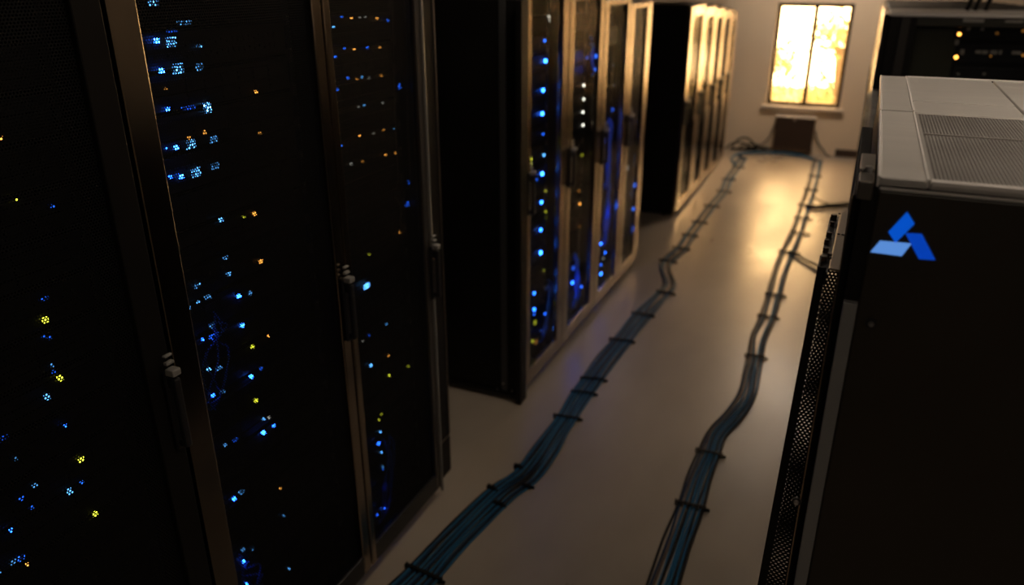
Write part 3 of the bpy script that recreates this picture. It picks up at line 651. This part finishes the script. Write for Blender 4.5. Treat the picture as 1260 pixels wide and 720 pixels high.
def face_unit(px0, px1, pyt, pyb, lamps, bits, label, n):
    a = on_y(px0, pyt, FY+.05); b = on_y(px1, pyb, FY+.05)
    o = thing('server_unit', (a.x, FY+.05, b.z), label, 'server', 'servers in the far right glass cabinet')
    part('chassis', box(a.x+.01, b.x-.01, FY+.06, FY+.5, b.z+.003, a.z-.003), M['inner'], o)
    part('bezel', box(a.x, b.x, FY+.048, FY+.060, b.z+.002, a.z-.002, bev=.002), M['bezel'], o)
    for (px, py, r, c, s) in lamps:
        p = on_y(px, py, FY+.045); bm = bmesh.new(); cyl(bm, p, r, .006, 'Y', 12); part('status_lamp', bm, em(c, s), o)
    for (px, py, w, h) in bits:
        p = on_y(px, py, FY+.045); part('port_label', box(p.x-w/2, p.x+w/2, FY+.043, FY+.047, p.z-h/2, p.z+h/2), M['silver'], o)
face_unit(1176, 1290, 30, 52, [(1180.5, 42, .009, 'orange', 8), (1227, 41, .008, 'orange', .12), (1259, 38, .007, 'orange', .3)], [(1192, 35.5, .02, .02), (1209, 36, .02, .016), (1177.5, 52, .02, .03)], 'dark server with bright yellow lamp, topmost in far right glass cabinet', 0)
face_unit(1176, 1290, 54, 80, [(1176.5, 70.5, .010, 'orange', 8), (1219, 69, .006, 'orange', .25), (1259, 68, .007, 'orange', .5)], [(1184, 64, .02, .03), (1204, 64, .03, .018), (1212, 64.5, .03, .02), (1223, 64.5, .035, .022), (1231, 64.5, .015, .022), (1251, 65, .05, .018)], 'server with yellow lamp and row of grey labels in far right glass cabinet', 1)
face_unit(1176, 1290, 82, 104, [], [(1179, 91, .015, .012), (1211, 91, .015, .012)], 'dark unlit server, lowest visible in far right glass cabinet', 2)
for i in range(7):
    y0 = 6.22+.6*i; h = 1.925-.012*i
    o = thing('server_cabinet', (.55, y0+.3, 0), '%s narrow cabinet of the far right row, seen edge-on' % ['nearest', 'second', 'third', 'fourth', 'fifth', 'sixth', 'last'][i], 'cabinet', 'cabinets of the far right row')
    part('body', box(x0+.03, 1.05, y0+.003, y0+.597, .03, h, bev=.004), M['black'], o)
    dd = part('door', box(x0-.001, x0+.03, y0+.003, y0+.10, .04, h-.01, bev=.004), M['stile'], o)
    part('door_stile', box(x0-.001, x0+.03, y0+.50, y0+.597, .04, h-.01, bev=.004), M['stile'], dd)
    part('door_rail', box(x0, x0+.028, y0+.10, y0+.50, h-.10, h-.01, bev=.003), M['stile'], dd)
    part('glass_panel', box(x0+.010, x0+.015, y0+.10, y0+.50, .04, h-.10), M['smoke'], dd)
    hh = part('handle', box(x0-.016, x0-.001, y0+.03, y0+.06, 1.0, 1.18, bev=.004), M['dark'], dd)
part_near = thing('door_post', (.06, 5.87, 0), 'tan metal corner post at the near end of the far right row', 'post')
part('post', box(x0-.002, x0+.030, FY+.004, 6.215, .03, FZ-.01, bev=.004), M['nstile'], part_near); part('near_face', box(x0+.001, x0+.031, FY-.001, FY+.0038, .03, FZ-.01), M['black'], part_near); part('foot_plate', box(x0-.006, x0+.034, FY+.0, 6.215, 0, .03), M['dark'], part_near)
tray(.55, .95, 6.3, 10.3, 1.985, 'grey metal cable tray hung above the far right row')
for k, px in enumerate((1190, 1200, 1213)):
    a = on_y(px, 10, 5.9); bm = bmesh.new()
    tube(bm, catmull([Vector((a.x, 5.9, FZ+.006)), Vector((a.x+.02, 5.9, FZ+.1)), Vector((a.x+.05+.03*k, 5.92, FZ+.35)), Vector((a.x+.1+.02*k, 5.95, ZC-.005))], .05), .014, 8)
    single('drop_cable', bm, M['brown'], '%s black cable dropping to the top of the far right glass cabinet' % ['leftmost', 'middle', 'rightmost'][k], 'cable', loc=(a.x, 5.9, FZ), group='drop cables above the far right cabinet')

# ------------------------------------------------------------------ cable bundles on the floor
def bundle(label, pts, ncab, ties, r=.0045, mats=('blue',), seed=1, gap=None):
    """pts: (px, py, width in metres) along the floor; ties: indices t in 0..1 along the path by pixel point"""
    rnd = random.Random(seed)
    ctr = [on_z(x, y, 0) for x, y, w in pts]; wid = [w for x, y, w in pts]
    o = thing('cable_bundle', ctr[len(ctr)//2], label, 'cable bundle')
    n = len(ctr); T = [(ctr[min(i+1, n-1)]-ctr[max(i-1, 0)]).normalized() for i in range(n)]; S = [Vector((t.y, -t.x, 0)) for t in T]
    perm = list(range(ncab))
    # smooth sub-sampling
    offs = [[((k+.5)/ncab-.5) for k in range(ncab)] for _ in range(n)]
    for k in range(ncab):
        P = []
        for i in range(n):
            off = offs[i][k]*wid[i]*(1 if not gap or i < gap[0] else .62) + (0 if not gap or i < gap[0] else (-gap[1] if k < ncab/2 else gap[1])) + rnd.uniform(-.3, .3)*wid[i]/ncab
            z = r + (rnd.random() < .3)*r*1.3 + .0008
            P.append(ctr[i] + S[i]*off + Vector((0, 0, z)))
        q = catmull(P, .04)
        # fine waviness
        ph = rnd.random()*6
        q = [p + Vector((math.sin(j*.45+ph)*.0012, 0, 0)) for j, p in enumerate(q)]
        bm = bmesh.new(); tube(bm, q, r*rnd.uniform(.9, 1.15), 8)
        part('cable', bm, M[mats[k % len(mats)]], o)
    for (px, py, w, ang) in ties:
        c = on_z(px, py, 0)
        i = min(range(n), key=lambda a: (ctr[a]-c).length); s = S[i]; tdir = T[i]
        if ang: m_ = Matrix.Rotation(ang, 3, 'Z'); s = m_ @ s; tdir = m_ @ tdir
        bm = bmesh.new()
        def obox(cc, hs, ht, z0, z1):
            prism(bm, [cc-s*hs-tdir*ht+Vector((0, 0, z0)), cc+s*hs-tdir*ht+Vector((0, 0, z0)), cc+s*hs+tdir*ht+Vector((0, 0, z0)), cc-s*hs+tdir*ht+Vector((0, 0, z0))], Vector((0, 0, z1-z0)))
        obox(c, w/2, .008, .0005, .004); obox(c, w/2, .007, r*2+.007, r*2+.012)
        m = 6
        for k in range(m+1): obox(c+s*(-w/2+w*k/m), .0022, .0085, .002, r*2+.013+.003*rnd.random())
        obox(c+s*(w/2+.008), .010, .0045, .004, .016)
        part('cable_tie', bm, M['tie'], o)
    return o

LB = [(452,790,.155),(480,748,.155),(517,712,.150),(550,675,.140),(583,642,.140),(618,607,.150),(646,588,.140),(668,560,.135),(686,532,.120),(698,515,.115),(712,492,.120),(727,470,.125),(745,445,.130),(764,422,.130),(790,389,.135),(815,363,.125),
      (824,350,.12),(819,333,.11),(821,322,.12),(838,307,.12),(848,291,.11),(860,275,.11),(875,255,.11),(890,237,.11),(896,222,.11),(907,206,.12),(914,195,.12)]
LT = [(521,708,.165,0),(613,623,.04,.2),(648,601,.035,.3),(604,603,.03,.1),(637,577,.03,.2),(697,516,.135,.1),(717,486,.13,.15),(729,469,.135,.2),(764,421,.145,.15),(790,389,.14,.1),(818,362,.12,0),(821,323,.125,0),(837,307,.125,0),(848,291,.12,0),(860,275,.125,.1),(875,255,.13,.1),(890,237,.13,0),(896,222,.13,0),(908,207,.12,0)]
bundle('blue cable bundle tied in bands, running along the left row of cabinets', LB, 15, LT, mats=('brown', 'blue', 'navy', 'brown', 'blue', 'brown', 'blue', 'navy', 'brown', 'blue'), seed=3, r=.0049, gap=(15, .012))
RB = [(795,790,.135),(803,760,.13),(816,720,.13),(833,670,.125),(849,625,.120),(860,590,.115),(873,559,.110),(882,535,.10),(904,510,.11),(919,487,.105),(925,460,.10),(929,442,.10),(934,415,.105),(943,395,.11),(952,365,.115),(960,335,.13),(970,310,.14),(979,290,.13),(985,272,.12),(992,250,.12),(997,236,.11),(1002,218,.11),(1006,198,.12)]
RT = [(872,560,.125,0),(849,625,.13,0),(928.5,441,.115,0),(944,392,.125,0),(953,365,.13,0),(970,312,.16,-.1),(983,288,.15,0),(987,270,.14,0),(991,254,.14,0),(997,235,.12,0),(1002,218,.12,0)]
bundle('blue and black cable bundle tied in bands, running nearest the right-hand cabinets', RB, 10, RT, mats=('brown', 'navy', 'copper', 'blue', 'brown', 'blue', 'blue', 'brown', 'blue', 'brown'), seed=11, r=.0052, gap=(12, .018))
def floor_cable(name, pts, r, m, label, z=None, group=None):
    P = [on_z(x, y, 0)+Vector((0, 0, (zz if zz is not None else r+.0005))) for x, y, zz in pts]
    bm = bmesh.new(); tube(bm, catmull(P, .03), r, 8); return single(name, bm, M[m], label, 'cable', loc=P[0], group=group)
floor_cable('branch_cable', [(992,256,.02),(1003,258,.024),(1020,256,.024),(1035,255,.024),(1052,252,.024),(1062,249,.03)], .021, 'brown', 'thick black sleeved cable crossing the floor to the right cabinets')
floor_cable('branch_cable', [(970,312,.02),(981,317,.022),(990,323,.024),(1000,328,.024),(1016,336,.03)], .010, 'brown', 'black branch cable leaving the right bundle toward the perforated duct')
floor_cable('branch_cable', [(972,316,.012),(983,321,.012),(996,329,.012),(1014,341,.02)], .006, 'navy', 'thin navy branch cable beside the black one near the perforated duct')
floor_cable('thin_cable', [(999,241,.02),(1004,245,.006),(1012,249,.006),(1020,252,.01)], .006, 'brown', 'thin black cable joining the thick sleeved branch cable')
# connector on the branch
# along the far wall
floor_cable('wall_cable', [(914,196,.02),(908,191,.012),(920,189.5,.012),(945,189,.012),(975,191,.012),(998,196,.012),(1006,199,.014)], .012, 'navy', 'dark blue cable along the floor under the heater')
floor_cable('wall_cable', [(905,204,.02),(900,196,.012),(912,191.5,.03),(945,190.5,.03),(975,192.5,.03),(1000,198,.014)], .010, 'blue', 'brighter blue cable along the floor under the heater')
for k, (dx, hz, lb) in enumerate(((0, .10, 'left'), (7, .15, 'tall middle'), (16, .08, 'right'), (25, .05, 'far right low'))):
    a = on_z(893+dx, 184, 0); P = [a+Vector((0, 0, .02)), a+Vector((.08, -.06, hz)), a+Vector((.2, -.03, hz*1.1)), a+Vector((.32, .0, .03)), a+Vector((.2, .03, .014)), a+Vector((.05, .02, .014))]
    for p in P: p.y = min(p.y, YF-.03)
    bm = bmesh.new(); tube(bm, catmull(P, .03), .011, 8); single('coiled_cable', bm, M['brown'], '%s loop of black cable coiled in the far left corner below the wall' % lb, 'cable', loc=a, group='coiled cables by the far wall')
P = [Vector((-.93, YF-.03, .42)), Vector((-.98, YF-.015, .25)), Vector((-1.05, YF-.02, .12)), Vector((-1.18, YF-.05, .03)), Vector((-1.3, YF-.08, .015))]
bm = bmesh.new(); tube(bm, catmull(P, .03), .007, 8); single('heater_cord', bm, M['copper'], 'thin brown cord from the heater to the left corner', 'cord', loc=P[0])
P = [Vector((-.47, YF-.03, .30)), Vector((-.42, YF-.02, .16)), Vector((-.35, YF-.03, .08)), Vector((-.30, YF-.06, .02)), Vector((-.25, YF-.1, .012))]
bm = bmesh.new(); tube(bm, catmull(P, .03), .007, 8); single('heater_cord', bm, M['brown'], 'thin black cord dropping at the right side of the heater', 'cord', loc=P[0])

for o in bpy.data.objects:
    if '_org' in o: del o['_org']
